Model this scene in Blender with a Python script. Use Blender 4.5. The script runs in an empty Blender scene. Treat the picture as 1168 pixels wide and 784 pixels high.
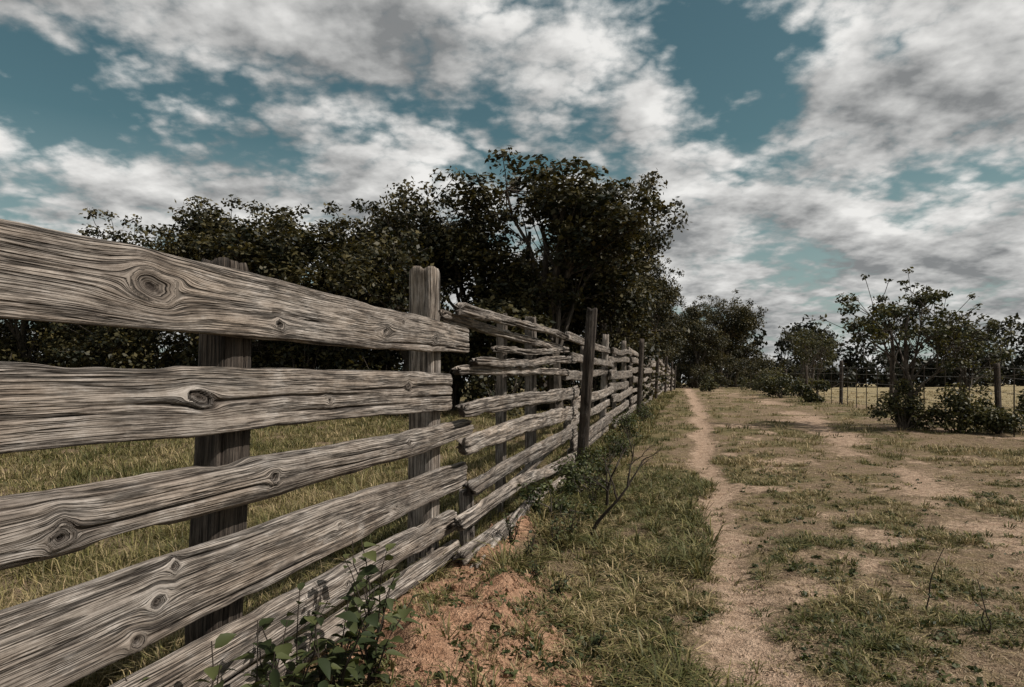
import bpy, math, random
import numpy as np
from mathutils import Vector
scene = bpy.context.scene
R = np.random.RandomState(7)

# ------------------------------------------------------------------ numeric helpers
def _h(ix, iy, s):
    n = (ix.astype(np.int64)*374761393 + iy.astype(np.int64)*668265263 + int(s)*982451653) & 0xffffffff
    n = ((n ^ (n >> 13))*1274126177) & 0xffffffff
    n = n ^ (n >> 16)
    return (n & 0xffff)/65535.0
def vnoise(x, y, s=0):
    x = np.asarray(x, float); y = np.asarray(y, float)
    x, y = np.broadcast_arrays(x, y)
    ix = np.floor(x); iy = np.floor(y); fx = x-ix; fy = y-iy
    fx = fx*fx*(3-2*fx); fy = fy*fy*(3-2*fy)
    a = _h(ix, iy, s); b = _h(ix+1, iy, s); c = _h(ix, iy+1, s); d = _h(ix+1, iy+1, s)
    return (a*(1-fx)+b*fx)*(1-fy)+(c*(1-fx)+d*fx)*fy
def fbm(x, y, s=0, o=4):
    t = 0; a = 1; n = 0
    x = np.asarray(x, float); y = np.asarray(y, float)
    for i in range(o):
        t = t+a*vnoise(x*2**i+i*17.3, y*2**i-i*9.1, s+i); n += a; a *= .5
    return t/n
def sstep(a, b, x):
    t = np.clip((x-a)/(b-a), 0, 1); return t*t*(3-2*t)

# ------------------------------------------------------------------ mesh helper
def make_mesh(name, V, polys, mats, matidx=None, attrs=None, smooth=False):
    me = bpy.data.meshes.new(name)
    V = np.asarray(V, np.float32).reshape(-1, 3)
    me.vertices.add(len(V)); me.vertices.foreach_set("co", V.ravel())
    loops = np.concatenate([p.ravel() for p in polys]).astype(np.int32)
    tot = np.concatenate([np.full(len(p), p.shape[1], np.int32) for p in polys])
    st = np.concatenate([[0], np.cumsum(tot)[:-1]]).astype(np.int32)
    me.loops.add(len(loops)); me.loops.foreach_set("vertex_index", loops)
    me.polygons.add(len(tot)); me.polygons.foreach_set("loop_start", st)
    if matidx is not None:
        me.polygons.foreach_set("material_index", np.asarray(matidx, np.int32))
    me.polygons.foreach_set("use_smooth", np.full(len(tot), smooth, bool))
    for m in mats: me.materials.append(m)
    me.update(calc_edges=True)
    for k, a in (attrs or {}).items():
        a = np.asarray(a, np.float32)
        if a.ndim == 1:
            at = me.attributes.new(k, 'FLOAT', 'POINT'); at.data.foreach_set("value", a)
        else:
            at = me.attributes.new(k, 'FLOAT_VECTOR', 'POINT'); at.data.foreach_set("vector", a.ravel())
    return me
def add_obj(name, me, loc=(0, 0, 0), rotz=0, scale=1, parent=None):
    o = bpy.data.objects.new(name, me); scene.collection.objects.link(o)
    o.location = loc; o.rotation_euler = (0, 0, rotz)
    o.scale = (scale,)*3 if not hasattr(scale, '__len__') else scale
    if parent: o.parent = parent
    return o
def empty(name, loc=(0, 0, 0)):
    o = bpy.data.objects.new(name, None); scene.collection.objects.link(o); o.location = loc; return o

# ------------------------------------------------------------------ node helper
class NT:
    def __init__(s, tree): s.t = tree; s.n = tree.nodes; s.l = tree.links
    def new(s, typ, **kw):
        n = s.n.new(typ)
        for k, v in kw.items(): setattr(n, k, v)
        return n
    def lk(s, a, b): s.l.new(a, b)
    def put(s, sock, v):
        if isinstance(v, (int, float)): sock.default_value = v
        elif isinstance(v, (tuple, list)):
            sock.default_value = v if len(v) == len(sock.default_value) else tuple(v)+(1,)
        else: s.lk(v, sock)
    def m(s, op, a, b=0.0, c=None, clamp=False):
        n = s.new('ShaderNodeMath', operation=op); n.use_clamp = clamp
        s.put(n.inputs[0], a); s.put(n.inputs[1], b)
        if c is not None: s.put(n.inputs[2], c)
        return n.outputs[0]
    def vm(s, op, a, b=(0, 0, 0)):
        n = s.new('ShaderNodeVectorMath', operation=op); s.put(n.inputs[0], a); s.put(n.inputs[1], b)
        return n.outputs['Value'] if op in ('LENGTH', 'DISTANCE', 'DOT_PRODUCT') else n.outputs[0]
    def comb(s, x, y, z):
        n = s.new('ShaderNodeCombineXYZ'); s.put(n.inputs[0], x); s.put(n.inputs[1], y); s.put(n.inputs[2], z); return n.outputs[0]
    def sep(s, v):
        n = s.new('ShaderNodeSeparateXYZ'); s.lk(v, n.inputs[0]); return n.outputs
    def noise(s, vec, scale=1, detail=4, rough=.5, dist=0):
        n = s.new('ShaderNodeTexNoise'); s.lk(vec, n.inputs['Vector'])
        n.inputs['Scale'].default_value = scale; n.inputs['Detail'].default_value = detail
        n.inputs['Roughness'].default_value = rough; n.inputs['Distortion'].default_value = dist
        return n.outputs[0]
    def mr(s, v, a, b, c=0.0, d=1.0, smooth=False):
        n = s.new('ShaderNodeMapRange'); n.interpolation_type = 'SMOOTHSTEP' if smooth else 'LINEAR'
        s.put(n.inputs[0], v)
        for i, x in enumerate((a, b, c, d)): n.inputs[i+1].default_value = x
        return n.outputs[0]
    def mix(s, f, a, b, mode='MIX'):
        n = s.new('ShaderNodeMix', data_type='RGBA', blend_type=mode)
        s.put(n.inputs[0], f); s.put(n.inputs[6], a); s.put(n.inputs[7], b); return n.outputs[2]
    def attr(s, name):
        return s.new('ShaderNodeAttribute', attribute_name=name)
def mat_new(name):
    m = bpy.data.materials.new(name); m.use_nodes = True
    m.node_tree.nodes.clear(); k = NT(m.node_tree)
    out = k.new('ShaderNodeOutputMaterial'); b = k.new('ShaderNodeBsdfPrincipled')
    k.lk(b.outputs[0], out.inputs[0]); b.inputs['Roughness'].default_value = .85
    b.inputs['Specular IOR Level'].default_value = .25
    return m, k, b, out
def bump(k, b, h, strength, dist):
    n = k.new('ShaderNodeBump'); n.inputs['Strength'].default_value = strength; n.inputs['Distance'].default_value = dist
    k.lk(h, n.inputs['Height']); k.lk(n.outputs[0], b.inputs['Normal'])

# ------------------------------------------------------------------ materials
def wood_material(name, light, dark, contrast=1.0):
    m, k, b, out = mat_new(name)
    w = k.attr('wood').outputs['Vector']; u, p, sd = k.sep(w)
    kn = k.attr('knot').outputs['Fac']
    M = k.m
    g1 = k.noise(k.comb(M('MULTIPLY', u, 7.0), M('MULTIPLY', p, 420), sd), 1, 3, .6)
    g2 = k.noise(k.comb(M('MULTIPLY', u, .9), M('MULTIPLY', p, 75), sd), 1, 6, .66)
    low = k.noise(k.comb(M('MULTIPLY', u, 1.6), M('MULTIPLY', p, 7), M('MULTIPLY', sd, 1.7)), 1, 4, .6)
    rc = M('ADD', M('MULTIPLY', p, 640), M('MULTIPLY', low, 26))
    ring = M('MULTIPLY_ADD', M('SINE', M('ADD', rc, M('MULTIPLY', g2, 5))), .5, .5)
    ring = M('POWER', ring, 4.0)
    rmask = k.mr(k.noise(k.comb(M('MULTIPLY', u, .6), M('MULTIPLY', p, 16), M('ADD', sd, 2)), 1, 3), .40, .60, .12, 1)
    ring = M('MULTIPLY', ring, rmask)
    def crackset(su, sp, off, wd, t0, t1):
        cn = k.noise(k.comb(M('MULTIPLY', u, su), M('MULTIPLY', p, sp), M('ADD', sd, off)), 1, 3, .5)
        cr = k.mr(M('ABSOLUTE', M('SUBTRACT', cn, .5)), 0, wd, 1, 0)
        ms = k.mr(k.noise(k.comb(M('MULTIPLY', u, su*2.2), M('MULTIPLY', p, sp*.4), M('ADD', sd, off+4)), 1, 2), t0, t1, 0, 1)
        return M('MULTIPLY', cr, ms)
    cr = M('MAXIMUM', crackset(.9, 42, 5.5, .034, .41, .51), M('MULTIPLY', crackset(2.0, 120, 11.5, .055, .41, .54), .8))
    val = M('ADD', M('MULTIPLY', g1, .5), M('MULTIPLY', g2, .5))
    val = k.mr(val, .34, .62, 0, 1)
    col = k.mix(val, dark, light)
    col = k.mix(M('MULTIPLY', ring, .68*contrast), col, tuple(c*.42 for c in dark))
    tint = k.mr(low, .35, .65, 0, 1)
    col = k.mix(M('MULTIPLY', tint, .5), col, k.mix(1.0, col, (.84, .71, .58), 'MULTIPLY'))
    stn = k.noise(k.comb(M('MULTIPLY', u, 6), M('MULTIPLY', p, 13), M('ADD', sd, 3)), 1, 7, .74)
    stain = k.mr(stn, .49, .66, 0, .82)
    col = k.mix(stain, col, k.mix(1.0, col, (.42, .385, .36), 'MULTIPLY'))
    pale = k.mr(stn, .47, .34, 0, .5)
    col = k.mix(pale, col, (.50, .46, .42) if light[0] > .3 else tuple(c*1.3 for c in light))
    pe = k.noise(k.comb(sd, M('MULTIPLY', sd, 3.3), 0.5), 1.7, 0)
    br = k.mr(pe, .3, .7, .76, 1.16)
    col = k.mix(1.0, col, k.comb(br, br, br), 'MULTIPLY')
    col = k.mix(M('MULTIPLY', cr, .95), col, (.010, .008, .006))
    col = k.mix(kn, col, (.022, .015, .011))
    k.lk(col, b.inputs['Base Color'])
    h = M('ADD', M('MULTIPLY', g1, .6), M('MULTIPLY', g2, .7))
    h = M('SUBTRACT', h, M('MULTIPLY', cr, 1.7)); h = M('SUBTRACT', h, M('MULTIPLY', ring, .6))
    bump(k, b, h, 1.0, .0055)
    b.inputs['Roughness'].default_value = .8
    return m
wood = wood_material('weathered_wood', (.40, .357, .315), (.145, .122, .102))
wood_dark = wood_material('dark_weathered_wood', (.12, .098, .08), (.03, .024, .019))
wood_far = wood_material('silver_wood', (.45, .405, .36), (.17, .143, .12))

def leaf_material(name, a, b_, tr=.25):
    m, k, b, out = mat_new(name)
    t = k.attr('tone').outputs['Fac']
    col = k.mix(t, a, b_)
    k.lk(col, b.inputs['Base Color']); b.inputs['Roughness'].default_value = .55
    tl = k.new('ShaderNodeBsdfTranslucent'); k.lk(k.mix(1.0, col, (1.2, 1.15, .6), 'MULTIPLY'), tl.inputs[0])
    mx = k.new('ShaderNodeMixShader'); mx.inputs[0].default_value = tr
    k.lk(b.outputs[0], mx.inputs[1]); k.lk(tl.outputs[0], mx.inputs[2]); k.lk(mx.outputs[0], out.inputs[0])
    return m
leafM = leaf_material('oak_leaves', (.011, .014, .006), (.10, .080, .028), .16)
leafFar = leaf_material('far_leaves', (.010, .012, .007), (.034, .034, .015), .1)
leafShrub = leaf_material('shrub_leaves', (.016, .021, .008), (.11, .098, .035))
leafWeed = leaf_material('weed_leaves', (.022, .032, .011), (.10, .11, .04), .22)

def grass_material():
    m, k, b, out = mat_new('grass_blades')
    c = k.attr('gcol').outputs['Vector']
    n = k.new('ShaderNodeVectorMath', operation='MULTIPLY'); k.lk(c, n.inputs[0]); n.inputs[1].default_value = (1, 1, 1)
    k.lk(n.outputs[0], b.inputs['Base Color']); b.inputs['Roughness'].default_value = .6
    tl = k.new('ShaderNodeBsdfTranslucent'); k.lk(n.outputs[0], tl.inputs[0])
    mx = k.new('ShaderNodeMixShader'); mx.inputs[0].default_value = .22
    k.lk(b.outputs[0], mx.inputs[1]); k.lk(tl.outputs[0], mx.inputs[2]); k.lk(mx.outputs[0], out.inputs[0])
    return m
grassM = grass_material()

def bark_material():
    m, k, b, out = mat_new('bark')
    tc = k.new('ShaderNodeTexCoord').outputs['Object']
    v = k.vm('MULTIPLY', tc, (14, 14, 3)); n = k.noise(v, 1, 3, .65)
    k.lk(k.mix(k.mr(n, .35, .65), (.02, .016, .012), (.10, .082, .065)), b.inputs['Base Color'])
    return m
barkM = bark_material()

def ground_material():
    m, k, b, out = mat_new('ground_soil_and_grass')
    P = k.new('ShaderNodeNewGeometry').outputs['Position']
    cov = k.attr('cover').outputs['Fac']; path = k.attr('path').outputs['Fac']; clay = k.attr('clay').outputs['Fac']
    field = k.attr('field').outputs['Fac']
    n1 = k.noise(P, 2.3, 4, .65); n2 = k.noise(P, 11, 6, .72); n3 = k.noise(P, 75, 2, .7); n4 = k.noise(P, 5, 3, .7)
    soil = k.mix(k.mr(n2, .3, .7), (.115, .08, .05), (.34, .245, .165))
    soil = k.mix(k.mr(n4, .45, .62, 0, .7), soil, (.20, .155, .082))
    sand = k.mix(k.mr(n2, .3, .7), (.27, .178, .118), (.55, .405, .295))
    cl = k.mix(k.mr(n2, .32, .68), (.24, .125, .072), (.53, .33, .215))
    g = k.mix(k.mr(n2, .35, .65), (.042, .042, .017), (.15, .128, .054))
    g = k.mix(k.mr(n1, .42, .6), g, (.20, .16, .082))
    edge = k.mr(k.m('ADD', cov, k.m('MULTIPLY', k.m('SUBTRACT', n2, .5), 1.8)), .30, .70, 0, 1)
    col = k.mix(edge, soil, g)
    pe = k.mr(k.m('ADD', path, k.m('MULTIPLY', k.m('SUBTRACT', k.m('ADD', k.m('MULTIPLY', n2, .5), k.m('MULTIPLY', n4, .5)), .5), 2.2)), .34, .74, 0, 1)
    col = k.mix(pe, col, sand)
    ce = k.mr(k.m('ADD', clay, k.m('MULTIPLY', k.m('SUBTRACT', n2, .5), 1.4)), .24, .55, 0, 1)
    col = k.mix(ce, col, cl)
    fc = k.mix(k.mr(n1, .35, .65), (.20, .16, .085), (.36, .29, .17))
    col = k.mix(field, col, fc)
    sp = k.mr(n3, .3, .7, .55, 1.3)
    col = k.mix(1.0, col, k.comb(sp, sp, sp), 'MULTIPLY')
    k.lk(col, b.inputs['Base Color']); b.inputs['Roughness'].default_value = .95
    b.inputs['Specular IOR Level'].default_value = .1
    h = k.m('ADD', k.m('MULTIPLY', n2, 1.3), k.m('MULTIPLY', n3, .5))
    bump(k, b, h, 1.0, .05)
    return m
groundM = ground_material()

def plain(name, col, rough=.6, metal=0):
    m, k, b, out = mat_new(name)
    tc = k.new('ShaderNodeTexCoord').outputs['Object']; n = k.noise(tc, 30, 4)
    k.lk(k.mix(n, tuple(c*.6 for c in col), tuple(c*1.3 for c in col)), b.inputs['Base Color'])
    b.inputs['Roughness'].default_value = rough; b.inputs['Metallic'].default_value = metal
    return m
wireM = plain('wire_steel', (.16, .15, .14), .6, .6)
twigM = plain('dead_twig', (.035, .027, .02), .9)

# ------------------------------------------------------------------ terrain functions
def fence_x(y):
    y = np.asarray(y, float)
    return np.where(y < 9.5, -1.44+.2388*y, .83+.262*(y-9.5))
PY = [-6, 1, 2.69, 3.5, 4.39, 5.8, 7.6, 11, 15.4, 24, 33, 64, 90]; PX = [.6, .8, 1.00, 1.14, 1.36, 1.72, 2.25, 3.15, 4.27, 6.5, 8.7, 16.5, 23]
def path_x(y):
    y = np.asarray(y, float)
    return np.interp(y, PY, PX)+.16*(vnoise(y*1.1, 0*y, 5)-.5)+.07*(vnoise(y*3.1, 0*y, 6)-.5)+.05*np.sin(y*1.7)
def path_mask(x, y):
    w = .125+.15*vnoise(x*2, y*1.9, 11)*vnoise(y*.8, 0*y, 12)+.0035*np.abs(y)
    return np.exp(-((x-path_x(y))/w)**2)*(.65+.6*fbm(x*1.5, y*1.6, 13, 3))
def clay_mask(x, y):
    nn = .9*(fbm(x*3, y*3, 21, 5)-.5)
    a = 1.25-np.sqrt(((x+.22)/.66)**2+((y-2.95)/1.25)**2)+nn
    lat = x-fence_x(y)
    b = 1.05-np.sqrt(((lat-.14)/.27)**2+((y-5.0)/1.6)**2)+nn
    return np.clip(np.maximum(a, b), 0, 1)
def sandy(x, y):
    tx = np.interp(y, [2, 5, 8.6, 14, 24, 40], [3.2, 3.9, 4.9, 6.6, 9.4, 13])
    t = np.exp(-((x-tx)/.6)**2)*sstep(.40, .60, fbm(x*1.3, y*.9, 31, 5))
    t2 = .8*sstep(.57, .70, fbm(x*1.7, y*1.3, 33, 5))*(x > path_x(y))
    return np.clip(np.maximum(t, t2), 0, 1)
def field_mask(x, y):
    fx = np.interp(y, [0, 10, 14.8, 25, 31, 60, 200], [8.6, 9.2, 10.2, 12.3, 13.6, 21, 55])
    return sstep(0, 1.2, x-fx)
def cover_f(x, y):
    n = fbm(x*.9, y*.9, 41, 4); n2 = fbm(x*3.5, y*3.5, 43, 3)
    lat = x-path_x(y)
    base = np.where(lat < 0, .62, .54)
    base = np.where(x < fence_x(y), .75, base)
    c = base+2.0*(n-.5)+2.1*(n2-.5)
    c = c-1.15*path_mask(x, y)-.8*sandy(x, y)-1.1*clay_mask(x, y)
    return np.clip(c, 0, 1)
def ground_z(x, y):
    x = np.asarray(x, float); y = np.asarray(y, float)
    z = np.where(y > 9, .7*(1-np.exp(-np.clip(y-9, 0, None)/18)), 0.)
    near = np.exp(-(np.hypot(x, y)/25)**2)
    z = z+.08*(fbm(x*.7, y*.7, 51, 3)-.5)+.06*near*(fbm(x*4, y*4, 53, 4)-.5)
    z = z+.19*clay_mask(x, y)*(.3+1.2*fbm(x*5, y*5, 55, 5))*np.exp(-((x-fence_x(y)-.40)/.6)**2)
    z = z-.04*path_mask(x, y)
    z = z+.25*(vnoise(x*.05, y*.05, 57)-.5)*sstep(20, 60, np.hypot(x, y))
    return z

def axis_pts(c, lo, hi, s0, g):
    r = [c]; v = c
    while v < hi: v += max(s0, g*abs(v-c)); r.append(v)
    l = []; v = c
    while v > lo: v -= max(s0, g*abs(v-c)); l.append(v)
    return np.array(l[::-1]+r)
gx = axis_pts(.5, -500, 500, .035, .03)
gy = np.concatenate([axis_pts(3.2, -14, 3.2, .035, .04)[:-1], axis_pts(3.2, 3.2, 700, .035, .025)])
gy = np.unique(np.round(gy, 4))
X, Y = np.meshgrid(gx, gy)
def grid_faces(ny, nx):
    i = np.arange(ny-1)[:, None]*nx+np.arange(nx-1)[None, :]
    return np.stack([i, i+1, i+nx+1, i+nx], -1).reshape(-1, 4)
def ground_attrs(x, y):
    return dict(cover=cover_f(x, y), path=np.clip(np.maximum(path_mask(x, y), .85*sandy(x, y)), 0, 1), clay=clay_mask(x, y), field=field_mask(x, y))
x, y = X.ravel(), Y.ravel()
V = np.stack([x, y, ground_z(x, y)], 1)
add_obj('ground', make_mesh('ground', V, [grid_faces(len(gy), len(gx))], [groundM], attrs=ground_attrs(x, y), smooth=True))
py = gy[(gy > -3) & (gy < 66)]
pl = np.linspace(-.26, .26, 15)
Yp, Lp = np.meshgrid(py, pl, indexing='ij'); Xp = path_x(Yp)+Lp*(1+.012*np.abs(Yp))
x, y = Xp.ravel(), Yp.ravel()
V = np.stack([x, y, ground_z(x, y)+.004-.02*(np.abs(Lp.ravel()) > .25)], 1)
add_obj('dirt_path', make_mesh('dirt_path', V, [grid_faces(len(py), len(pl))], [groundM], attrs=ground_attrs(x, y), smooth=True))

# ------------------------------------------------------------------ beams (rails, posts)
def beam(name, P0, P1, w0, w1, th, outdir, seed, knots=(), rnd=6, nl=None, nc=36, mat=None, parent=None,
         wob=.012, cracks=2, rag=.02, bow=0.0, th1=None, rough=.005, edgew=.005):
    rs = np.random.RandomState(int(seed*13) % 100000)
    P0 = np.array(P0, float); P1 = np.array(P1, float)
    a = P1-P0; L = np.linalg.norm(a); a /= L
    o = np.array(outdir, float); o -= a*o.dot(a); o /= np.linalg.norm(o)
    sd = np.cross(o, a)
    nl = nl or max(6, int(L/.05))
    th1 = th1 or th
    ph = np.linspace(-np.pi, np.pi, 1441); e = 2/rnd
    wm = (w0+w1)/2
    cx = np.sign(np.cos(ph))*np.abs(np.cos(ph))**e*th/2; cy = np.sign(np.sin(ph))*np.abs(np.sin(ph))**e*wm/2
    s = np.concatenate([[0], np.cumsum(np.hypot(np.diff(cx), np.diff(cy)))])
    t = np.linspace(0, s[-1], nc+1)[:-1]
    ux = np.interp(t, s, cx)/(th/2); uy = np.interp(t, s, cy)/(wm/2); v = t-s[-1]/2
    u = np.linspace(0, L, nl)
    U, Vv = np.meshgrid(u, v, indexing='ij')
    w = w0+(w1-w0)*u/L; tt = th+(th1-th)*u/L
    f = u/L
    w = w*(1+.18*(fbm(u*1.1, u*0+seed, 3, 2)-.5))
    psi = Vv+.010*(fbm(U*.9, Vv*6+seed, 61, 2)-.5); uu = U.copy(); kn = np.zeros_like(U); disp = np.zeros_like(U)
    for ki, (uk, vk, rk) in enumerate(knots):
        asp = rs.uniform(.4, .95); ro = rs.uniform(-.6, .6)
        d0 = U-uk; d1 = Vv-vk
        dv = d1+.35*ro*d0*np.exp(-(d0/.1)**2); du = d0*asp
        ang = np.arctan2(dv, du)
        r = np.hypot(du, dv)*(1+.45*(vnoise(np.cos(ang)*1.9+ki*5, np.sin(ang)*1.9+seed, 63)-.5))+1e-6
        Re = rk*1.25
        ins = r < Re
        psi = np.where(ins, vk+(r-Re)*1.6, psi-dv*np.minimum(1.0, (Re**2/r**2)*(.75+.7*np.exp(-(r/(3*rk))**2))))
        uu = np.where(ins, uk+ang*.02, uu)
        jag = rk*(.30+.55*vnoise(U*110, Vv*110, int(seed)+ki))*rs.uniform(.8, 1.4)
        kn = np.maximum(kn, sstep(1.3, .5, r/jag)*.92)
        kn = np.maximum(kn, (.15+.6*vnoise(np.cos(ang)*2, np.sin(ang)*2+ki, 65))*np.exp(-((r-rk*.98)/(rk*.10+.0012))**2))
        kn = np.maximum(kn, rs.uniform(.4, .7)*np.exp(-(r/(rk*1.15))**4))
        ck = np.exp(-(np.abs(np.sin(ang-rs.uniform(0, 3.1)))*r/.0022)**2)*(r < rk*.95)
        kn = np.maximum(kn, ck*.9)
        disp += .006*np.exp(-((r-rk*1.25)/(rk*.5))**2)-.008*np.exp(-(r/(rk*.5))**2)-.004*ck
    disp += rough*1.6*(fbm(U*1.3, psi*60+seed, 7, 3)-.5)+.008*(fbm(U*2, Vv*9+seed, 9, 2)-.5)
    for c in range(cracks):
        vc = rs.uniform(-wm*.5, wm*.5); u0 = rs.uniform(-.1*L, L); ln = rs.uniform(.25, 1.0)
        if rs.rand() < .4: u0 = rs.choice([0., L])
        wid = rs.uniform(.0015, .0052)*(1 if nc > 60 else 1.6)
        off = psi-vc-.025*(fbm(U*1.6, U*0+c+seed, 15, 3)-.5)
        g = np.exp(-(off/wid)**2)*sstep(1, .4, np.abs(U-u0)/ln)
        disp -= .015*g; kn = np.maximum(kn, .93*g)
    cu = wob*2*(fbm(u*.6, u*0+seed*2.1, 19, 1)-.5)+.006*(fbm(u*3, u*0+seed*2.1, 20, 2)-.5)+bow*4*f*(1-f)
    co = wob*(fbm(u*.6, u*0+seed*3.1, 23, 2)-.5)
    edge = 1-.07*np.exp(-np.minimum(u, L-u)/.012)
    so = ux[None, :]*(tt/2*edge)[:, None]; ss = uy[None, :]*(w/2*edge)[:, None]
    chip = edgew*2*(fbm(U*4, np.sign(Vv)*3+seed, 67, 5)-.5)-edgew*2.5*sstep(.60, .76, fbm(U*2.2, np.sign(Vv)*2+seed+9, 69, 3))
    so = so+disp*np.sign(ux)[None, :]*np.minimum(1, np.abs(ux)**2)[None, :]+co[:, None]
    ss = ss+(disp+chip)*np.sign(uy)[None, :]*(np.abs(uy)**8)[None, :]+cu[:, None]
    r0 = rag*2*(fbm(v*28+seed, v*0+1, 25, 4)-.5); r1 = rag*2*(fbm(v*28+seed, v*0+2, 27, 4)-.5)
    off = np.exp(-U/.05)*r0[None, :]+np.exp(-(L-U)/.05)*r1[None, :]
    P = P0[None, None, :]+(U+off)[..., None]*a+so[..., None]*o+ss[..., None]*sd
    Vx = P.reshape(-1, 3)
    i = np.arange(nl-1)[:, None]*nc; j = np.arange(nc)[None, :]; j2 = (j+1) % nc
    q = np.stack([i+j, i+nc+j, i+nc+j2, i+j2], -1).reshape(-1, 4)
    extraV = []; tris = []; base = nl*nc; ew = []; ek = []
    for side, ring0 in ((0, 0), (1, (nl-1)*nc)):
        ring = Vx[ring0:ring0+nc]; c = ring.mean(0)
        extraV.append(c-a*(.008 if side else -.008)); ci = base+side
        jj = np.arange(nc); jn = (jj+1) % nc
        tri = np.stack([np.full(nc, ci), ring0+jj, ring0+jn], -1)
        if side: tri = tri[:, ::-1]
        tris.append(tri); ew.append([side*L+.3, .05, seed]); ek.append(.45)
    Vx = np.concatenate([Vx, np.array(extraV)])
    wa = np.concatenate([np.stack([uu.ravel(), psi.ravel(), np.full(uu.size, seed)], 1), np.array(ew)])
    kk = np.concatenate([kn.ravel(), ek])
    me = make_mesh(name, Vx, [q, np.concatenate(tris)], [mat or wood], attrs=dict(wood=wa, knot=kk), smooth=True)
    return add_obj(name, me, parent=parent)

fence = empty('wooden_fence', (0, 0, 0))
nA = np.array([.9726, -.2323, 0]); nB = np.array([.9673, -.2534, 0])
def FP(y, z, lat=0.):
    nn = nA if y < 9.5 else nB
    return np.array([float(fence_x(y)), y, z])+nn*lat
Y0 = -1.3
def ext(za, ya, zb, yb, y): return za+(zb-za)*(y-ya)/(yb-ya)
def near_rail(name, ya, za, ha, yb, zb, hb, th, rnd, seed, kn, lat=0., **kw):
    z0 = ext(za, ya, zb, yb, Y0); h0 = ext(ha, ya, hb, yb, Y0)
    ks = [((yy-Y0)*1.028, vv, rr) for yy, vv, rr in kn]
    beam(name, FP(Y0, z0, lat-th/2), FP(yb, zb, lat-th/2), h0, hb, th, nA, seed, ks, rnd, nl=800, nc=104, parent=fence, **kw)
near_rail('rail_top', 1.457, 1.440, .221, 4.80, 1.503, .185, .055, 7, 3.7,
          [(1.876, .01, .030), (2.48, -.055, .014), (3.4, -.02, .018), (4.1, -.03, .014), (1.0, -.05, .02), (3.62, .05, .009)], cracks=20)
near_rail('rail_second', 1.457, 1.142, .206, 4.42, 1.141, .225, .05, 7, 8.2,
          [(2.07, .01, .019), (2.85, -.02, .009), (3.7, .03, .014), (.7, .04, .02)], cracks=22)
near_rail('rail_third_log', 1.457, .886, .160, 4.78, .905, .118, .10, 2.6, 12.9,
          [(1.57, -.03, .023), (2.39, .0, .018), (3.6, .02, .012)], cracks=40, wob=.03, lat=.035, rough=.009, edgew=.010)
near_rail('rail_fourth', 1.457, .600, .240, 4.70, .576, .165, .05, 7, 17.4,
          [(1.95, .085, .014), (1.89, .0, .020), (1.82, -.085, .017), (2.9, .0, .010), (.9, .05, .02), (3.5, -.03, .008)], cracks=14, lat=.01)
near_rail('rail_bottom_split', 1.78, .318, .17, 4.55, .275, .14, .08, 3.0, 21.3,
          [(3.0, .0, .012)], cracks=28, wob=.03, rough=.009, edgew=.010)
near_rail('rail_bottom_split_b', 1.78, .17, .10, 4.5, .12, .10, .09, 2.6, 25.3,
          [], cracks=14, wob=.03, lat=.03, rough=.008, edgew=.01)
def prail(name, y0, zt0, zb0, y1, zt1, zb1, lat, th, rnd, seed, **kw):
    beam(name, FP(y0, (zt0+zb0)/2, lat), FP(y1, (zt1+zb1)/2, lat), zt0-zb0, zt1-zb1, th, nA, seed, (), rnd,
         nl=240, nc=48, parent=fence, mat=wood_far, **kw)
kw = dict(cracks=16, wob=.028, rag=.10, rough=.011, edgew=.013)
prail('split_rail_a', 4.50, 1.71, 1.635, 8.9, 1.83, 1.75, .03, .07, 3, 31.1, bow=.01, **kw)
prail('split_rail_b', 4.35, 1.655, 1.585, 9.3, 1.71, 1.62, -.06, .06, 3, 32.5, bow=-.01, **kw)
prail('split_rail_c', 4.70, 1.40, 1.33, 9.4, 1.56, 1.46, .05, .06, 3, 33.9, bow=-.02, **kw)
prail('split_rail_d', 4.50, 1.305, 1.235, 9.1, 1.39, 1.30, .0, .07, 2.6, 34.2, bow=.01, **kw)
prail('split_rail_e', 4.40, 1.09, .99, 9.5, 1.17, 1.00, .07, .07, 4, 35.8, bow=.0, **kw)
prail('split_rail_f', 4.42, .85, .73, 9.4, .90, .70, .07, .08, 3.5, 36.1, bow=.02, **kw)
prail('split_rail_g', 4.60, .55, .44, 9.4, .60, .44, .06, .08, 3.5, 37.7, bow=.0, **kw)
prail('split_rail_h', 4.3, .38, .28, 9.5, .28, .15, .09, .08, 3, 38.3, bow=.02, **kw)
prail('split_rail_i', 4.2, .16, .07, 9.5, .12, .0, .13, .09, 3, 39.3, **kw)
prail('split_rail_j', 5.0, .24, .17, 8.4, .48, .39, -.05, .07, 2.6, 40.3, **kw)
prail('split_rail_k', 5.6, 1.50, 1.44, 9.4, 1.69, 1.61, -.04, .06, 2.6, 41.3, **kw)
prail('split_rail_l', 4.25, .10, .03, 6.4, .25, .18, .19, .06, 2.6, 43.3, **kw)
def post(name, y, top, lat, w, th, seed, lean=(0, 0), mat=None, rnd=5, z0=-.3, w1=None):
    p0 = FP(y, z0+float(ground_z(fence_x(y), y)), lat); p1 = FP(y, top, lat)+np.array([lean[0], lean[1], 0])
    beam(name, p0, p1, w, w1 or w*.92, th, nA, seed, [((top-z0)*.6, .0, .012)], rnd, nl=140, nc=60, parent=fence, mat=mat or wood, cracks=18, rag=.03, wob=.03)
post('post_near', -1.1, 1.75, -.15, .18, .14, 50.1)
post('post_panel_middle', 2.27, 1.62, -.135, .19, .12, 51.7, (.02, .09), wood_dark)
post('post_main', 4.28, 1.925, -.145, .19, .17, 52.3)
post('post_back_a', 6.25, 1.84, -.17, .10, .09, 53.9, (.02, .03), wood)
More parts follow.
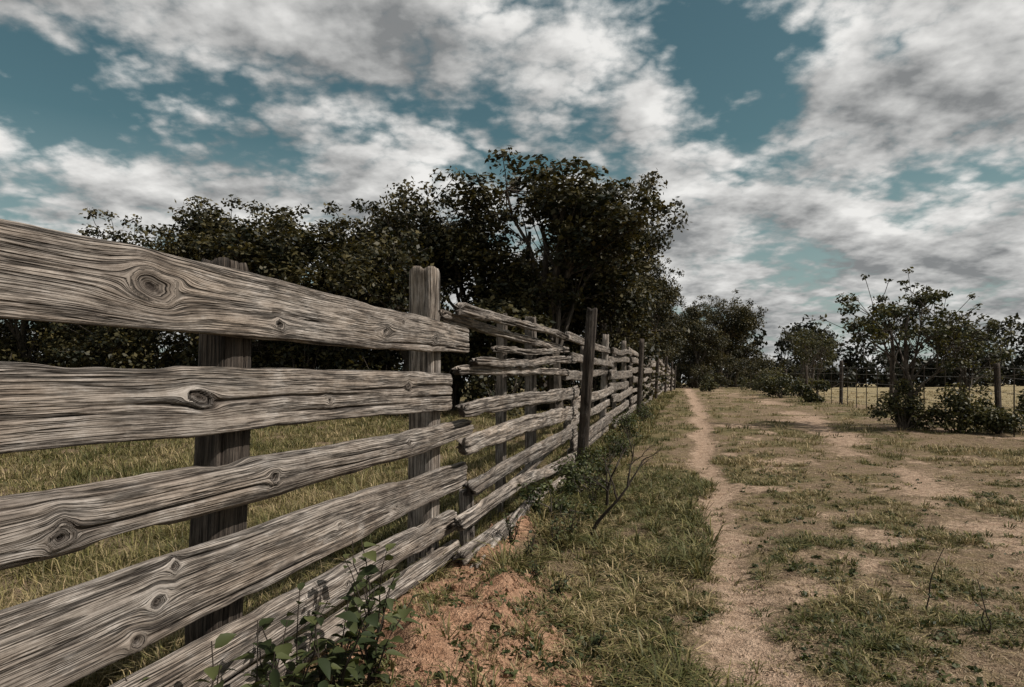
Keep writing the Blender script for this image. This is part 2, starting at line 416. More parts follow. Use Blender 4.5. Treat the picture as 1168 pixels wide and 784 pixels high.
post('post_back_b', 7.6, 1.93, -.18, .15, .12, 54.4, (0, -.05), wood)
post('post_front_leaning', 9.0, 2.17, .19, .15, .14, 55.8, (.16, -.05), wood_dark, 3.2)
post('post_panel_low', 4.75, .45, -.02, .1, .1, 56.2, (.0, .05), wood, 3)
rs = np.random.RandomState(5)
yy = 9.3; idx = 0
while yy < 66:
    ln = 4.6 if yy < 30 else 5.5
    y1 = yy+ln
    g0 = float(ground_z(fence_x(yy), yy)); g1 = float(ground_z(fence_x(y1), y1))
    nr = 7
    for r in range(nr):
        zc = .12+r*(1.62/(nr-1)); hh = rs.uniform(.12, .21)
        a0 = rs.uniform(-.3, .2); a1 = rs.uniform(-.2, .3)
        z0 = g0+zc+rs.uniform(-.08, .08); z1 = g1+zc+rs.uniform(-.08, .08)
        lat = (.05 if (idx+r) % 2 else -.03)
        beam('far_rail_%d_%d' % (idx, r), FP(yy+a0, z0, lat), FP(y1+a1, z1, lat), hh, hh*rs.uniform(.7, 1.1), .06, nB,
             60+idx*3.3+r*1.7, (), 3.5, nl=60 if yy < 30 else 12, nc=24 if yy < 30 else 10, parent=fence, mat=wood_far, cracks=4, wob=.03, rag=.06)
    gp = float(ground_z(fence_x(y1), y1))
    beam('far_post_%d' % idx, FP(y1, gp-.3, -.16), FP(y1, gp+rs.uniform(1.8, 2.05), -.16)+np.array([rs.uniform(-.05, .1), 0, 0]), .15, .14, .13, nB, 200+idx*2.7, (), 3.5, nl=20, nc=16, parent=fence, mat=wood, cracks=1)
    if idx % 2 == 1:
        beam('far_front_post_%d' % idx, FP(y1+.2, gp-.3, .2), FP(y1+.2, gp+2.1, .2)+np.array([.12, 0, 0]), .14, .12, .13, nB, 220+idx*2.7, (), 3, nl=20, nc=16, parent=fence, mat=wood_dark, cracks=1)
    if yy < 30:
        ym = yy+ln/2; gm = float(ground_z(fence_x(ym), ym))
        beam('far_mid_post_%d' % idx, FP(ym, gm-.3, -.16), FP(ym, gm+rs.uniform(1.75, 2.0), -.16), .11, .10, .1, nB, 240+idx*2.7, (), 3, nl=20, nc=16, parent=fence, mat=wood, cracks=1)
    yy = y1; idx += 1

# ------------------------------------------------------------------ trees
def tube(pts, rad, sides=6):
    pts = np.array(pts, float); n = len(pts); V = []
    for i in range(n):
        d = pts[min(i+1, n-1)]-pts[max(i-1, 0)]; d /= (np.linalg.norm(d)+1e-9)
        a = np.cross(d, [0.3, .1, 1.] if abs(d[2]) < .9 else [1., 0, 0]); a /= np.linalg.norm(a); b = np.cross(d, a)
        for k in range(sides):
            t = 2*np.pi*k/sides; V.append(pts[i]+rad[i]*(a*np.cos(t)+b*np.sin(t)))
    F = []
    for i in range(n-1):
        for k in range(sides):
            k2 = (k+1) % sides; F.append((i*sides+k, i*sides+k2, (i+1)*sides+k2, (i+1)*sides+k))
    return np.array(V), np.array(F)
def wobble_path(p0, p1, n, amt, rs, rise=0.):
    t = np.linspace(0, 1, n)[:, None]; p = np.array(p0)*(1-t)+np.array(p1)*t
    off = rs.randn(n, 3)*amt; off[0] = 0; off[-1] = 0
    p = p+off; p[:, 2] += rise*np.sin(t[:, 0]*np.pi)
    return p
def leaf_quads(C, Rr, n, size, rs, flat=.75):
    idx = np.repeat(np.arange(len(C)), n)
    N = len(idx); d = rs.randn(N, 3); d /= np.linalg.norm(d, axis=1)[:, None]
    rr = rs.rand(N)**(1/2.0)
    pos = C[idx]+d*(Rr[idx]*rr)[:, None]*np.array([1, 1, flat])
    nn = d*.5+rs.randn(N, 3)*.55+np.array([0, 0, .5]); nn /= np.linalg.norm(nn, axis=1)[:, None]
    t = np.cross(nn, rs.randn(N, 3)); t /= np.linalg.norm(t, axis=1)[:, None]; b = np.cross(nn, t)
    l = size*rs.uniform(.6, 1.3, N)[:, None]; w = l*.6
    V = np.stack([pos-t*l/2, pos+b*w/2+t*l*.08, pos+t*l/2, pos-b*w/2+t*l*.08], 1).reshape(-1, 3)
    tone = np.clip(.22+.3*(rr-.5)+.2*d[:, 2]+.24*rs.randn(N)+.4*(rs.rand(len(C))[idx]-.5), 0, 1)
    return V, np.repeat(tone, 4)
def tree_mesh(name, H, W, cb, nl, leaf, seed, lobes=7, cl=13, mat=None, trunk_r=.16, sprig=1.0, stems=1, cr=(.10, .19)):
    rs = np.random.RandomState(seed)
    Vs = []; Fs = []; n0 = 0
    def addt(p, r, s=6):
        nonlocal n0
        v, f = tube(p, r, s); Vs.append(v); Fs.append(f+n0); n0 += len(v)
    C = []; RR = []
    tops = []
    for st in range(stems):
        off = np.array([rs.uniform(-.3, .3), rs.uniform(-.3, .3), 0])*(stems > 1)
        top = off*2+np.array([rs.uniform(-.1, .1)*W, rs.uniform(-.1, .1)*W, H*.72])
        p = wobble_path(off+[0, 0, -.2], top, 8, .05*W/4, rs); p[0] = off+[0, 0, -.2]
        addt(p, np.linspace(trunk_r*1.15, trunk_r*.25, 8), 8); tops.append(p)
    for i in range(lobes):
        tp = tops[i % stems]
        ang = i*2.4+rs.uniform(-.4, .4); h = cb+(H-cb)*(.18+.64*((i*0.618+rs.rand()*.25) % 1))
        rad = W/2*rs.uniform(.35, .68)*(1.15-.75*max(0, (h-cb)/(H-cb)-.35))
        lc = np.array([math.cos(ang)*rad, math.sin(ang)*rad, h])
        if i == 0: lc = np.array([rs.uniform(-.1, .1)*W, 0, H-(H-cb)*.24])
        lr = W*rs.uniform(.17, .26)
        bi = min(len(tp)-2, max(2, int((h/H)*.62*len(tp))))
        limb = wobble_path(tp[bi], lc, 5, .05*W/4, rs, .05*W)
        addt(limb, np.linspace(trunk_r*.42, trunk_r*.14, 5), 5)
        for c in range(cl):
            d = rs.randn(3); d /= np.linalg.norm(d)
            k = rs.uniform(.45, 1.05) if rs.rand() < .72 else rs.uniform(1.05, 1.55)*sprig
            if k > 1.05: d[2] = abs(d[2])
            cc = lc+d*lr*k*np.array([1, 1, .9]); cc[2] = min(cc[2], H+rs.uniform(-.2, .35))
            C.append(cc); RR.append(W*rs.uniform(*cr)*(.5 if k > 1.05 else 1)*.72)
            st_ = limb[rs.randint(2, 5)]
            addt(wobble_path(st_, cc+d*RR[-1]*.6, 4, .03*W/4, rs), np.linspace(trunk_r*.12, .006, 4), 4)
    C = np.array(C); RR = np.array(RR)
    n = np.maximum(6, (nl*RR**2/np.sum(RR**2)).astype(int))
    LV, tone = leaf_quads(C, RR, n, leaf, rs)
    V = np.concatenate(Vs+[LV]); F = np.concatenate(Fs)
    LF = (np.arange(len(LV)).reshape(-1, 4)+n0)
    mi = np.concatenate([np.zeros(len(F), int), np.ones(len(LF), int)])
    return make_mesh(name, V, [F, LF], [barkM, mat or leafM], mi, dict(tone=np.concatenate([np.zeros(n0), tone])))
oaks = [tree_mesh('oak_a', 8., 5.6, 1.0, 22000, .15, 1, 10, 18),
        tree_mesh('oak_b', 8., 5.0, .9, 20000, .15, 2, 10, 18),
        tree_mesh('oak_c', 8., 6.2, 1.1, 23000, .155, 3, 11, 17, sprig=1.1),
        tree_mesh('oak_d', 8., 4.8, .8, 18000, .15, 14, 10, 17, stems=2)]
T = [(-17.5, 19, 5.6, 0, 1.1), (-14.3, 20, 5.5, 1, 1.1), (-11.3, 20, 5.9, 2, 1.1), (-8.8, 20.5, 6.6, 0, 1.2), (-6.6, 20, 6.3, 3, 1.35), (-5.0, 21, 6.5, 1, 1.2),
     (-3.0, 20, 7.2, 2, 1.05), (-1.1, 21.5, 7.0, 1, 1.3), (1.4, 21, 8.1, 3, 1.35), (3.3, 23.5, 7.9, 0, .95), (1.6, 25, 6.5, 2, .9), (7.7, 38, 8.3, 1, .8),
     (-4.5, 25, 7.0, 0, 1.1), (-10, 26, 6.6, 1, 1.1), (-16, 26, 6.4, 2, 1.1), (5.0, 31, 6.2, 3, 1.0), (-22, 22, 6, 3, 1.2),
     (19.5, 72, 9.2, 0, 1), (23.6, 78, 10.8, 2, 1.1), (26.3, 80, 9.8, 1, 1), (14.0, 66, 8.0, 3, 1.0), (10.0, 52, 7.0, 2, .9), (17, 76, 9, 1, 1)]
for i, (tx, ty, th_, vi, wf) in enumerate(T):
    s = th_/8.
    add_obj('oak_tree', oaks[vi], (tx, ty, float(ground_z(tx, ty))), i*1.9+.4, (s*wf, s*wf, s))
def bush_mass(name, items, leaf, mat, seed, per=1400, flat=.8, nk=9):
    rs = np.random.RandomState(seed); C = []; RR = []; Vs = []; Fs = []; n0 = 0
    for (bx, by, h, w) in items:
        g = float(ground_z(bx, by))
        for k in range(nk):
            a = rs.uniform(0, 6.28); r = rs.uniform(0, .5)*w; zz = g+h*rs.uniform(.08, .88)
            c = np.array([bx+r*math.cos(a), by+r*math.sin(a), zz]); C.append(c); RR.append(w*rs.uniform(.12, .28))
            v, f = tube(wobble_path([bx, by, g-.05], c+[0, 0, .25*h*(nk < 10)], 4, .04, rs), [.012*w+.003, .009*w+.002, .006*w, .002*w], 4); Vs.append(v); Fs.append(f+n0); n0 += len(v)
    C = np.array(C); RR = np.array(RR)
    n = np.maximum(5, (per*len(items)*RR**2/np.sum(RR**2)).astype(int))
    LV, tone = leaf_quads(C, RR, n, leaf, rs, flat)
    F = np.concatenate(Fs); LF = np.arange(len(LV)).reshape(-1, 4)+n0
    mi = np.concatenate([np.zeros(len(F), int), np.ones(len(LF), int)])
    me = make_mesh(name, np.concatenate(Vs+[LV]), [F, LF], [barkM, mat], mi, dict(tone=np.concatenate([np.zeros(n0), tone])))
    return add_obj(name, me)
rs = np.random.RandomState(3)
items = [(xx+rs.uniform(-.4, .4), 19+rs.uniform(-.8, 2.2)+(max(0, xx)*1.2), rs.uniform(1.8, 3.4), rs.uniform(1.8, 2.8)) for xx in np.arange(-24, 4.2, .75)]
items += [(xx+rs.uniform(-.4, .4), 24+rs.uniform(-1, 1), rs.uniform(3.0, 4.4), 3.0) for xx in np.arange(-26, 3, 1.0)]
items += [(float(fence_x(q))-rs.uniform(1.2, 2.5), q, rs.uniform(1.5, 2.8), 2.2) for q in np.arange(26, 64, 1.8)]
items += [(xx, 69+rs.uniform(-1, 3), rs.uniform(2.6, 4.2), 3.4) for xx in np.arange(12, 27, 1.3)]
bush_mass('understory_bushes', items, .16, leafM, 8, 900)
items = []
for xx in np.arange(-70, 10, 4.0): items.append((xx, 112+rs.uniform(-6, 8), 9.8*rs.uniform(.75, 1.2), 8.5))
for xx in np.arange(8, 150, 2.6):
    yb = 88+rs.uniform(-4, 5)-(xx-27)*.06
    items.append((xx, yb, (7.9 if xx < 56 else 8.8)*rs.uniform(.74, 1.16), 6.5))
    items.append((xx+1.2, yb-4, 3.6*rs.uniform(.7, 1.3), 5.0))
bush_mass('distant_trees', items, .62, leafFar, 9, 640, nk=13)
shr = tree_mesh('shrub_tree_mesh', 3.35, 2.8, .8, 4600, .085, 33, 8, 13, leafShrub, .08, 1.3, 2, cr=(.055, .125))
add_obj('shrub_tree', shr, (8.75, 14.9, float(ground_z(8.75, 14.9))), .3)
shr2 = tree_mesh('shrub_tree_mesh_b', 2.4, 2.8, .7, 3000, .08, 37, 6, 12, leafShrub, .05, 1.2, 2, cr=(.06, .13))
add_obj('shrub_tree', shr2, (10.2, 15.3, float(ground_z(10.2, 15.3))+.1), 1.3)
add_obj('shrub_tree', shr2, (15.8, 36, float(ground_z(15.8, 36))), 2.3, 1.35)
add_obj('shrub_tree', shr, (26, 60, float(ground_z(26, 60))), 2.0, 1.7)
for (bx, by, h, w) in [(8.4, 14.6, 1.1, 1.5), (9.4, 14.4, .9, 1.5), (10.9, 14.3, .9, 1.4), (9.9, 13.9, .5, 1.2), (12.2, 31, 1.0, 1.8), (13.9, 33, .9, 1.6), (11.5, 26.5, .8, 1.2), (16.5, 44, 1.4, 2.4), (18.5, 50, 1.4, 2.6), (13.0, 45, 1.2, 2.2), (20, 56, 1.8, 3)]:
    bush_mass('bush', [(bx, by, h, w)], .075 if by < 20 else .13, leafShrub, int(bx*10), 2600 if by < 20 else 1300)
for (by, lat, h, w) in [(5.7, .45, .40, .6), (6.9, .5, .42, .6), (8.2, .45, .40, .7), (10.2, .6, .4, .7), (12.5, .5, .5, .8), (17, .5, .6, .9)]:
    bx = float(fence_x(by))+lat
    bush_mass('weed_bush', [(bx, by, h, w)], .04, leafWeed, int(by*10), 1100)

# ------------------------------------------------------------------ wire fence on the right
wf = empty('wire_fence')
WP = [(8.7, 6.5), (9.2, 10.5), (10.15, 14.2), (11.0, 19.8), (12.05, 25), (13.4, 31), (15.2, 38), (17.2, 46), (19.6, 54), (22.5, 63)]
for i, (wx, wy) in enumerate(WP):
    g = float(ground_z(wx, wy)); lx = .06*math.sin(i*2.3)
    beam('wire_post_%d' % i, (wx, wy, g-.3), (wx+lx, wy, g+1.5+.12*math.sin(i*5)), .13, .11, .12, (-1, 0, 0), 300+i*3, (), 2.2, nl=24, nc=16, parent=wf, mat=wood_dark, cracks=2)
for hz in (.25, .55, .85, 1.15, 1.35):
    P = []
    for i, (wx, wy) in enumerate(WP):
        P.append((wx-.075, wy, float(ground_z(wx, wy))+hz))
        if i < len(WP)-1:
            x2, y2 = WP[i+1]; P.append(((wx+x2)/2-.06, (wy+y2)/2, (float(ground_z(wx, wy))+float(ground_z(x2, y2)))/2+hz-.03))
    v, f = tube(P, [.005]*len(P), 4); add_obj('wire_%d' % int(hz*100), make_mesh('wire', v, [f], [wireM]), parent=wf)
dv = []; df = []; n0 = 0
for i in range(len(WP)-1):
    for t in (.2, .4, .6, .8):
        wx = WP[i][0]*(1-t)+WP[i+1][0]*t-.06; wy = WP[i][1]*(1-t)+WP[i+1][1]*t; g = float(ground_z(wx, wy))
        v, f = tube([(wx, wy, g), (wx, wy, g+1.35)], [.014, .012], 5); dv.append(v); df.append(f+n0); n0 += len(v)
add_obj('droppers', make_mesh('droppers', np.concatenate(dv), [np.concatenate(df)], [twigM]), parent=wf)

# ------------------------------------------------------------------ grass
def blades(xb, yb, h, w, lean, ang, col, zoff=0):
    N = len(xb); z = ground_z(xb, yb)-.005+zoff
    b = np.stack([xb, yb, z], 1); dr = np.stack([np.cos(ang), np.sin(ang), 0*ang], 1)
    tw = ang+np.pi/2+R.uniform(-.6, .6, N)
    sd = np.stack([np.cos(tw), np.sin(tw), 0*ang], 1)*(w/2)[:, None]
    up = np.array([0, 0, 1.])
    q1 = b+up*(h*.55)[:, None]+dr*(h*lean*.3)[:, None]
    q2 = b+up*(h*np.clip(1-.28*lean, .3, 1))[:, None]+dr*(h*lean)[:, None]
    V = np.stack([b-sd, b+sd, q1+sd*.8, q1-sd*.8, q2], 1).reshape(-1, 3)
    i = np.arange(N)[:, None]*5
    return V, i+np.array([[0, 1, 2, 3]]), i+np.array([[3, 2, 4]]), np.repeat(col, 5, axis=0)
def scatter(nc, yfun, xfun, hf, keep, per, spread, lean, greenf, widthf):
    yc = yfun(nc); xc = xfun(yc)
    c = cover_f(xc, yc); k = R.rand(nc) < keep(c, xc, yc); xc, yc, c = xc[k], yc[k], c[k]
    n = R.randint(per[0], per[1], len(xc)); idx = np.repeat(np.arange(len(xc)), n); N = len(idx)
    d = np.hypot(xc, yc)[idx]
    ang = R.uniform(0, 2*np.pi, N); sp = spread*(.6+.04*d)*R.rand(N)**.6
    xb = xc[idx]+np.cos(ang)*sp; yb = yc[idx]+np.sin(ang)*sp
    hc = hf(xc, yc, c)*R.uniform(.5, 1.5, len(xc)); h = hc[idx]*R.uniform(.5, 1.2, N)
    ln = R.uniform(lean[0], lean[1], N)
    gr = np.clip(greenf(xc, yc)[idx]+.25*R.randn(N)+.4*(R.rand(len(xc))[idx]-.5), 0, 1)[:, None]
    g1 = np.array([.064, .070, .021]); g2 = np.array([.38, .29, .165]); g3 = np.array([.16, .138, .050])
    col = np.where(gr > .5, g3+(g1-g3)*(gr-.5)*2, g2+(g3-g2)*gr*2)*R.uniform(.55, 1.45, N)[:, None]
    return blades(xb, yb, h, widthf(d), ln, ang, col)
parts = []
def frx(y): return R.uniform(-.95, .95, len(y))*(y+.8)
logy = lambda a, b: (lambda n: np.exp(R.uniform(math.log(a), math.log(b), n)))
def green(x, y):
    g = .46+2.2*(fbm(x*.8, y*.8, 71, 4)-.5)+1.0*(fbm(x*3, y*3, 72, 3)-.5)
    lat = x-path_x(y); g = g+np.where(lat < -.1, .15, -.06)
    g = np.where(x < fence_x(y), .50+1.2*(fbm(x*.6, y*.6, 73, 3)-.5), g)
    return g-.35*field_mask(x, y)
wfun = lambda d: .0026+.00070*d
parts.append(scatter(34000, logy(1.6, 12), frx, lambda x, y, c: .020+.03*c, lambda c, x, y: c**1.2*(1-.5*field_mask(x, y)), (5, 13), .05, (.3, 1.5), green, wfun))
parts.append(scatter(16000, logy(9, 45), frx, lambda x, y, c: .05+.05*c, lambda c, x, y: c**1.1, (5, 10), .09, (.3, 1.2), green, wfun))
def fs(y):
    return fence_x(y)+R.rand(len(y))**1.1*(path_x(y)-fence_x(y)-.1)
patch = lambda x, y: sstep(.42, .60, fbm(x*1.6, y*1.6, 78, 4))
parts.append(scatter(2500, logy(2.0, 9), fs, lambda x, y, c: .08+.07*np.exp(-((x-fence_x(y)-.35)/.4)**2), lambda c, x, y: np.clip(c*.40+patch(x, y)*.9, 0, 1)*(clay_mask(x, y) < .3), (10, 24), .05, (.5, 2.0),
                     lambda x, y: .66+1.4*(fbm(x*1.6, y*1.6, 77, 4)-.5), lambda d: .0050+.0006*d))
parts.append(scatter(1000, logy(2.0, 8), fs, lambda x, y, c: .15+0*x, lambda c, x, y: patch(x, y)*(clay_mask(x, y) < .2), (5, 14), .03, (.7, 1.7),
                     lambda x, y: .80+0*x, lambda d: .007+.0006*d))
parts.append(scatter(200, logy(2.2, 5), lambda y: R.uniform(-.75, .45, len(y)), lambda x, y, c: .07+0*x, lambda c, x, y: .8*(clay_mask(x, y) > .1), (8, 20), .03, (.6, 1.8),
                     lambda x, y: .7+0*x, lambda d: .005+.0006*d))
parts.append(scatter(1300, logy(6, 40), lambda y: fence_x(y)+R.uniform(-.3, .8, len(y)), lambda x, y, c: .14+0*x, lambda c, x, y: .2+.8*patch(x, y), (12, 26), .08, (.3, 1.2),
                     lambda x, y: .62+.8*(fbm(x, y, 79, 3)-.5), lambda d: .0042+.0007*d))
parts.append(scatter(2700, logy(2.0, 14), lambda y: path_x(y)-.1+R.rand(len(y))*y*.95, lambda x, y, c: .045+.025*c, lambda c, x, y: .1+c, (12, 26), .05, (.7, 1.9),
                     lambda x, y: .66+1.4*(fbm(x*1.6, y*1.6, 80, 4)-.5), lambda d: .0042+.0006*d))
parts.append(scatter(9000, logy(2.5, 20), lambda y: fence_x(y)-.1-R.rand(len(y))*y*.95, lambda x, y, c: .10+.05*c, lambda c, x, y: .3+.7*c, (8, 16), .08, (.3, 1.3), green, wfun))
N = 70000; yc = np.exp(R.uniform(math.log(1.6), math.log(14), N)); xc = fence_x(yc)-.3+R.rand(N)*(yc*1.15+.9)
kp = (R.rand(N) < (.22+.75*fbm(xc*2.2, yc*2.2, 81, 3)-.6*path_mask(xc, yc)-.5*(clay_mask(xc, yc) > .3))); xc, yc = xc[kp], yc[kp]; N = len(xc)
d = np.hypot(xc, yc)
colr = np.array([.40, .31, .20])*R.uniform(.25, 1.25, N)[:, None]
parts.append(blades(xc, yc, R.uniform(.006, .016, N), .0022+.0006*d, R.uniform(2., 5.5, N), R.uniform(0, 6.28, N), colr, .006))
off = 0; VV = []; Q = []; TT = []; CC = []
for v, q, t, c in parts:
    VV.append(v); Q.append(q+off); TT.append(t+off); CC.append(c); off += len(v)
add_obj('grass', make_mesh('grass', np.concatenate(VV), [np.concatenate(Q), np.concatenate(TT)], [grassM], attrs=dict(gcol=np.concatenate(CC))))
print('grass blades', off//5)

def clods(name, n, xf, yf, keep, smin, smax, seed, mat):
    rs = np.random.RandomState(seed); y = yf(n); x = xf(y); k = rs.rand(n) < keep(x, y); x = x[k]; y = y[k]; n = len(x)
    ph = (1+5**.5)/2
    ico = np.array([(-1, ph, 0), (1, ph, 0), (-1, -ph, 0), (1, -ph, 0), (0, -1, ph), (0, 1, ph), (0, -1, -ph), (0, 1, -ph), (ph, 0, -1), (ph, 0, 1), (-ph, 0, -1), (-ph, 0, 1)])/1.9
    fc = np.array([(0, 11, 5), (0, 5, 1), (0, 1, 7), (0, 7, 10), (0, 10, 11), (1, 5, 9), (5, 11, 4), (11, 10, 2), (10, 7, 6), (7, 1, 8), (3, 9, 4), (3, 4, 2), (3, 2, 6), (3, 6, 8), (3, 8, 9), (4, 9, 5), (2, 4, 11), (6, 2, 10), (8, 6, 7), (9, 8, 1)])
    s = (smin+(smax-smin)*rs.rand(n)**3)[:, None, None]
    V = ico[None]*(1+.35*rs.randn(n, 12, 1)*.7)*s*rs.uniform(.6, 1.2, (n, 1, 3))+np.stack([x, y, ground_z(x, y)], 1)[:, None, :]
    F = fc[None]+(np.arange(n)*12)[:, None, None]
    V = V.reshape(-1, 3)
    at = ground_attrs(V[:, 0], V[:, 1])
    add_obj(name, make_mesh(name, V, [F.reshape(-1, 3)], [mat], attrs=at))
clods('clay_clods', 2200, lambda y: fence_x(y)+np.random.RandomState(1).rand(len(y))*1.3, lambda n: np.random.RandomState(2).uniform(2.1, 6.2, n), lambda x, y: (clay_mask(x, y) > .2)*.9, .004, .028, 3, groundM)
clods('pebbles', 3500, lambda y: path_x(y)+np.random.RandomState(4).randn(len(y))*.35*(1+y*.15), lambda n: np.exp(np.random.RandomState(5).uniform(.7, 2.4, n)), lambda x, y: .2+.8*path_mask(x, y), .003, .016, 6, groundM)

# ------------------------------------------------------------------ broad leaved weeds
def weed(name, base, stems, h, leaf, seed, dirbias=(0, 0), nleaf=9, mat=None):
    rs = np.random.RandomState(seed); Vs = []; Fs = []; n0 = 0; LV = []; LF = []; tone = []
    base = np.array(base)
    for s in range(stems):
        a = rs.uniform(0, 6.28); hh = h*rs.uniform(.6, 1.05)
        t = np.linspace(0, 1, 7); sp = hh*rs.uniform(.15, .45)
        p = base+np.stack([(math.cos(a)*sp+dirbias[0]*hh)*t**1.6, (math.sin(a)*sp+dirbias[1]*hh)*t**1.6, hh*t-.04], 1)+rs.randn(7, 3)*.006
        v, f = tube(p, np.linspace(.0045, .0018, 7), 5); Vs.append(v); Fs.append(f+n0); n0 += len(v)
        for j in range(nleaf):
            tt = .22+.78*(j+rs.rand()*.5)/nleaf; i = min(5, int(tt*6)); c = p[i]+(p[i+1]-p[i])*(tt*6-i)
            az = j*2.4+rs.uniform(-.5, .5); L = leaf*rs.uniform(.6, 1.25); el = rs.uniform(-.35, .7)
            d = np.array([math.cos(az)*math.cos(el), math.sin(az)*math.cos(el), math.sin(el)])
            sdv = np.cross(d, [0, 0, 1.]); sdv /= np.linalg.norm(sdv); sdv = sdv+rs.randn(3)*.3; up = np.cross(sdv, d)
            ts = np.array([0, .2, .45, .72, 1.]); ws = np.array([.03, .19, .24, .15, .01])*L
            mid = c+d*(.12*L)+np.outer(ts*L, d)+np.outer(-.25*L*ts**2, [0, 0, 1.])
            k0 = len(LV)*15
            LV.append(np.concatenate([mid+np.outer(ws, sdv)+np.outer(ws*.35, up), mid, mid-np.outer(ws, sdv)+np.outer(ws*.35, up)]))
            for q in range(4):
                LF.append((k0+q, k0+q+1, k0+5+q+1, k0+5+q)); LF.append((k0+5+q, k0+5+q+1, k0+10+q+1, k0+10+q))
            tone += [np.clip(.3+.3*rs.randn(), 0, 1)]*15
    LV = np.concatenate(LV); LF = np.array(LF)+n0; F = np.concatenate(Fs)
    mi = np.concatenate([np.zeros(len(F), int), np.ones(len(LF), int)])
    me = make_mesh(name, np.concatenate(Vs+[LV]), [F, LF], [twigM, mat or leafWeed], mi, dict(tone=np.concatenate([np.zeros(n0), tone])), smooth=True)
    return add_obj(name, me)
for i, (wx, wy, st, h, lf) in enumerate([(-.76, 2.02, 8, .50, .085), (-.62, 2.30, 8, .46, .075), (-.72, 2.22, 6, .60, .07), (-.50, 2.45, 7, .42, .07), (-.86, 1.8, 7, .50, .085), (-.52, 2.62, 6, .56, .065), (-.64, 2.05, 7, .38, .075)]):
    weed('broadleaf_weed', (wx, wy, float(ground_z(wx, wy))), st, h, lf, 400+i, nleaf=12)
for i, (wx, wy, st, h, lf) in enumerate([(.1, 4.4, 7, .28, .035), (.25, 3.7, 6, .2, .03), (.45, 5.2, 9, .35, .035), (.8, 4.5, 5, .16, .03), (.75, 6.3, 10, .45, .04), (.0, 4.8, 9, .32, .035), (.35, 2.9, 5, .14, .03), (1.05, 8.0, 9, .45, .045), (.3, 5.0, 8, .3, .035), (.15, 4.0, 6, .18, .03)]):
    weed('low_weed', (wx, wy, float(ground_z(wx, wy))), st, h, lf, 430+i)
def herbs(name, n, seed):
    rs = np.random.RandomState(seed); yb = np.exp(rs.uniform(.75, 2.3, n)); xb = fence_x(yb)+.15+rs.rand(n)*(yb*1.0)
    kk = (rs.rand(n) < cover_f(xb, yb)+.15) & (path_mask(xb, yb) < .4); xb = xb[kk]; yb = yb[kk]; n = len(xb)
    C = np.stack([xb, yb, ground_z(xb, yb)+.012], 1); RR = rs.uniform(.02, .07, n)
    LV, tone = leaf_quads(C, RR, rs.randint(5, 22, n), .026, rs, .35)
    add_obj(name, make_mesh(name, LV, [np.arange(len(LV)).reshape(-1, 4)], [leafWeed], attrs=dict(tone=tone)))
herbs('ground_herbs', 2400, 91)
weed('stalk_weed', (2.15, 3.55, 0), 1, .42, .03, 460, nleaf=12)
weed('stalk_weed', (2.25, 3.2, 0), 2, .3, .03, 461, nleaf=10)
def dead(name, base, seed, L, d0):
    rs = np.random.RandomState(seed); Vs = []; Fs = []; n0 = 0
    def rec(p, d, L, r, dep):
        nonlocal n0
        q = wobble_path(p, p+d*L, 5, L*.035, rs); v, f = tube(q, np.linspace(r, r*.45, 5), 5); Vs.append(v); Fs.append(f+n0); n0 += len(v)
        if dep:
            for _ in range(3):
                dd = d+rs.randn(3)*.5; dd[2] = abs(dd[2])*.8+.15; dd /= np.linalg.norm(dd); rec(q[rs.randint(2, 5)], dd, L*rs.uniform(.4, .7), r*.5, dep-1)
    d0 = np.array(d0, float); d0 /= np.linalg.norm(d0); rec(np.array(base, float), d0, L, .018, 3)
    add_obj(name, make_mesh(name, np.concatenate(Vs), [np.concatenate(Fs)], [twigM], smooth=True))
dead('dead_branch', (.60, 5.3, .0), 5, .5, (.5, -.1, .7))
dead('dead_branch', (.85, 6.3, .0), 9, .45, (.2, -.2, .9))

# ------------------------------------------------------------------ light, sky
EL, AZ = math.radians(46), math.radians(102)
sv = Vector((math.cos(EL)*math.sin(AZ), math.cos(EL)*math.cos(AZ), math.sin(EL)))
sun = bpy.data.lights.new('sun', 'SUN'); sun.energy = 5.0; sun.angle = math.radians(.5); sun.color = (1, .935, .865)
so = bpy.data.objects.new('sun', sun); scene.collection.objects.link(so)
so.rotation_euler = sv.to_track_quat('Z', 'Y').to_euler(); so.location = (20, -5, 30)
wd = bpy.data.worlds.new('World'); scene.world = wd; wd.use_nodes = True
wd.node_tree.nodes.clear(); k = NT(wd.node_tree)
out = k.new('ShaderNodeOutputWorld'); bg = k.new('ShaderNodeBackground'); k.lk(bg.outputs[0], out.inputs[0]); bg.inputs[1].default_value = .1
sky = k.new('ShaderNodeTexSky', sky_type='NISHITA'); sky.sun_disc = False; sky.sun_elevation = EL; sky.sun_rotation = AZ
D = k.vm('NORMALIZE', k.new('ShaderNodeTexCoord').outputs['Generated'])
dx, dy, dz = k.sep(D)
zc = k.m('ADD', k.m('MAXIMUM', dz, 0.0), .24)
P = k.comb(k.m('DIVIDE', dx, zc), k.m('DIVIDE', dy, zc), 0.0)
def blob(px, py, r):
    c = Vector(((px-584)/779, 1, (437-py)/779)).normalized()
    d = k.vm('DISTANCE', D, tuple(c)); q = k.m('MULTIPLY', k.m('MULTIPLY', d, d), -1/(r*r)); return k.m('EXPONENT', q)
P1 = k.vm('ADD', P, (3.1, 7.7, 0))
n1 = k.noise(P1, 2.1, 8, .61, 0)
nb = k.noise(P1, 5.5, 3, .55, 0)
bil = k.m('MULTIPLY', k.m('ABSOLUTE', k.m('SUBTRACT', nb, .5)), 2.0)
base = k.m('ADD', k.m('MULTIPLY', k.m('SUBTRACT', n1, .5), 1.25), k.m('MULTIPLY', k.m('SUBTRACT', bil, .2), .45))
bias = 0.60
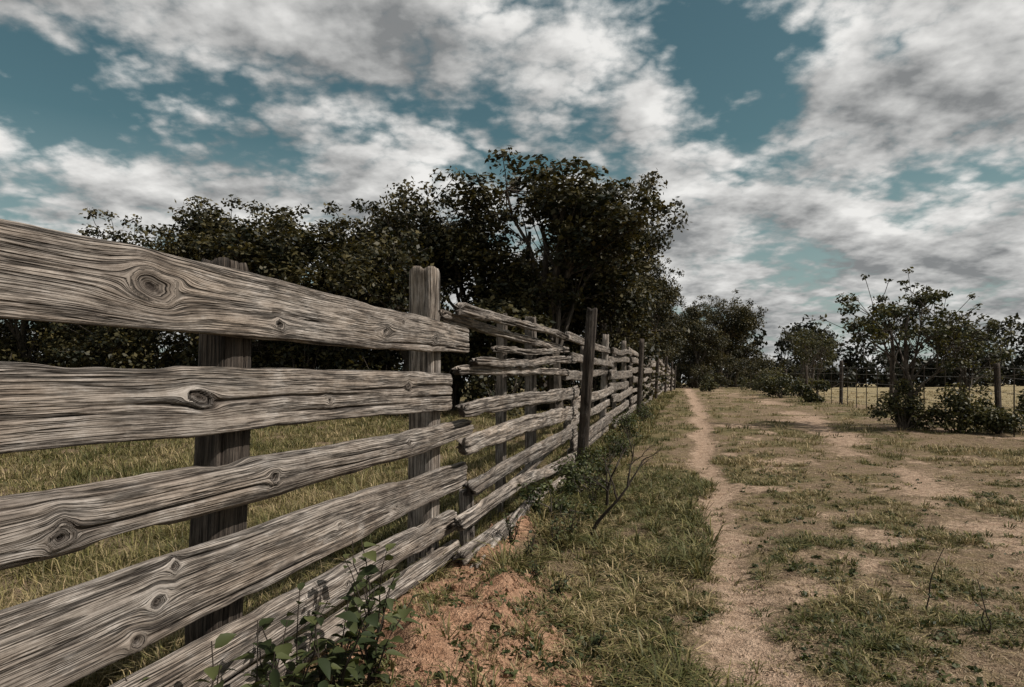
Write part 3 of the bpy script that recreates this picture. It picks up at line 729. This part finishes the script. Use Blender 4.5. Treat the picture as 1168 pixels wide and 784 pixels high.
for (px, py, r, w_) in [(285, 95, .09, -.13), (200, 120, .06, -.07), (850, 115, .09, -.18), (800, 60, .06, -.10), (35, 60, .09, -.13), (560, 45, .07, -.10), (1050, 225, .06, -.12), (670, 165, .06, -.08),
                        (1080, 60, .20, .12), (480, 140, .07, .08), (300, 200, .12, .06)]:
    bias = k.m('ADD', bias, k.m('MULTIPLY', blob(px, py, r), w_))
cov = k.m('ADD', base, bias)
mask = k.mr(cov, .39, .60, 0, 1, True)
n2 = k.noise(k.vm('ADD', P, (11.3, 2.2, 4.0)), 2.3, 6, .60, 0)
n1b = k.noise(k.vm('ADD', P1, (.07, -.04, 0)), 2.1, 5, .58, 0)
relief = k.m('MULTIPLY', k.m('SUBTRACT', n1, n1b), 1.5)
sh = k.m('ADD', n2, relief)
sh = k.m('ADD', sh, k.m('MULTIPLY', k.m('SUBTRACT', bil, .2), .34))
sh = k.m('ADD', sh, k.m('MULTIPLY', k.m('SUBTRACT', cov, .60), -.18))
sh = k.m('ADD', sh, k.m('MULTIPLY', blob(1060, 40, .24), .16)); sh = k.m('ADD', sh, k.m('MULTIPLY', blob(1040, 170, .10), -.14))
sh = k.m('ADD', sh, k.m('MULTIPLY', blob(930, 330, .18), -.12))
sf = k.mr(sh, .27, .70, 0, 1)
cloud = k.mix(sf, (2.3, 2.38, 2.42), (8.5, 8.4, 8.15))
skyc = k.mix(1.0, sky.outputs[0], (.52, .67, .50), 'MULTIPLY')
skyc = k.mix(k.mr(dz, .32, .05, 0, .65), skyc, (3.9, 4.5, 4.6))
col = k.mix(mask, skyc, cloud)
k.lk(col, bg.inputs[0])

cam = bpy.data.cameras.new('camera'); co = bpy.data.objects.new('camera', cam); scene.collection.objects.link(co)
co.location = (0, 0, 1.2); co.rotation_euler = (math.radians(90), 0, 0)
cam.lens = 24; cam.sensor_width = 36; cam.shift_y = .0385; cam.clip_start = .05; cam.clip_end = 3000
scene.camera = co
scene.view_settings.view_transform = 'Standard'; scene.view_settings.look = 'None'; scene.view_settings.exposure = 0
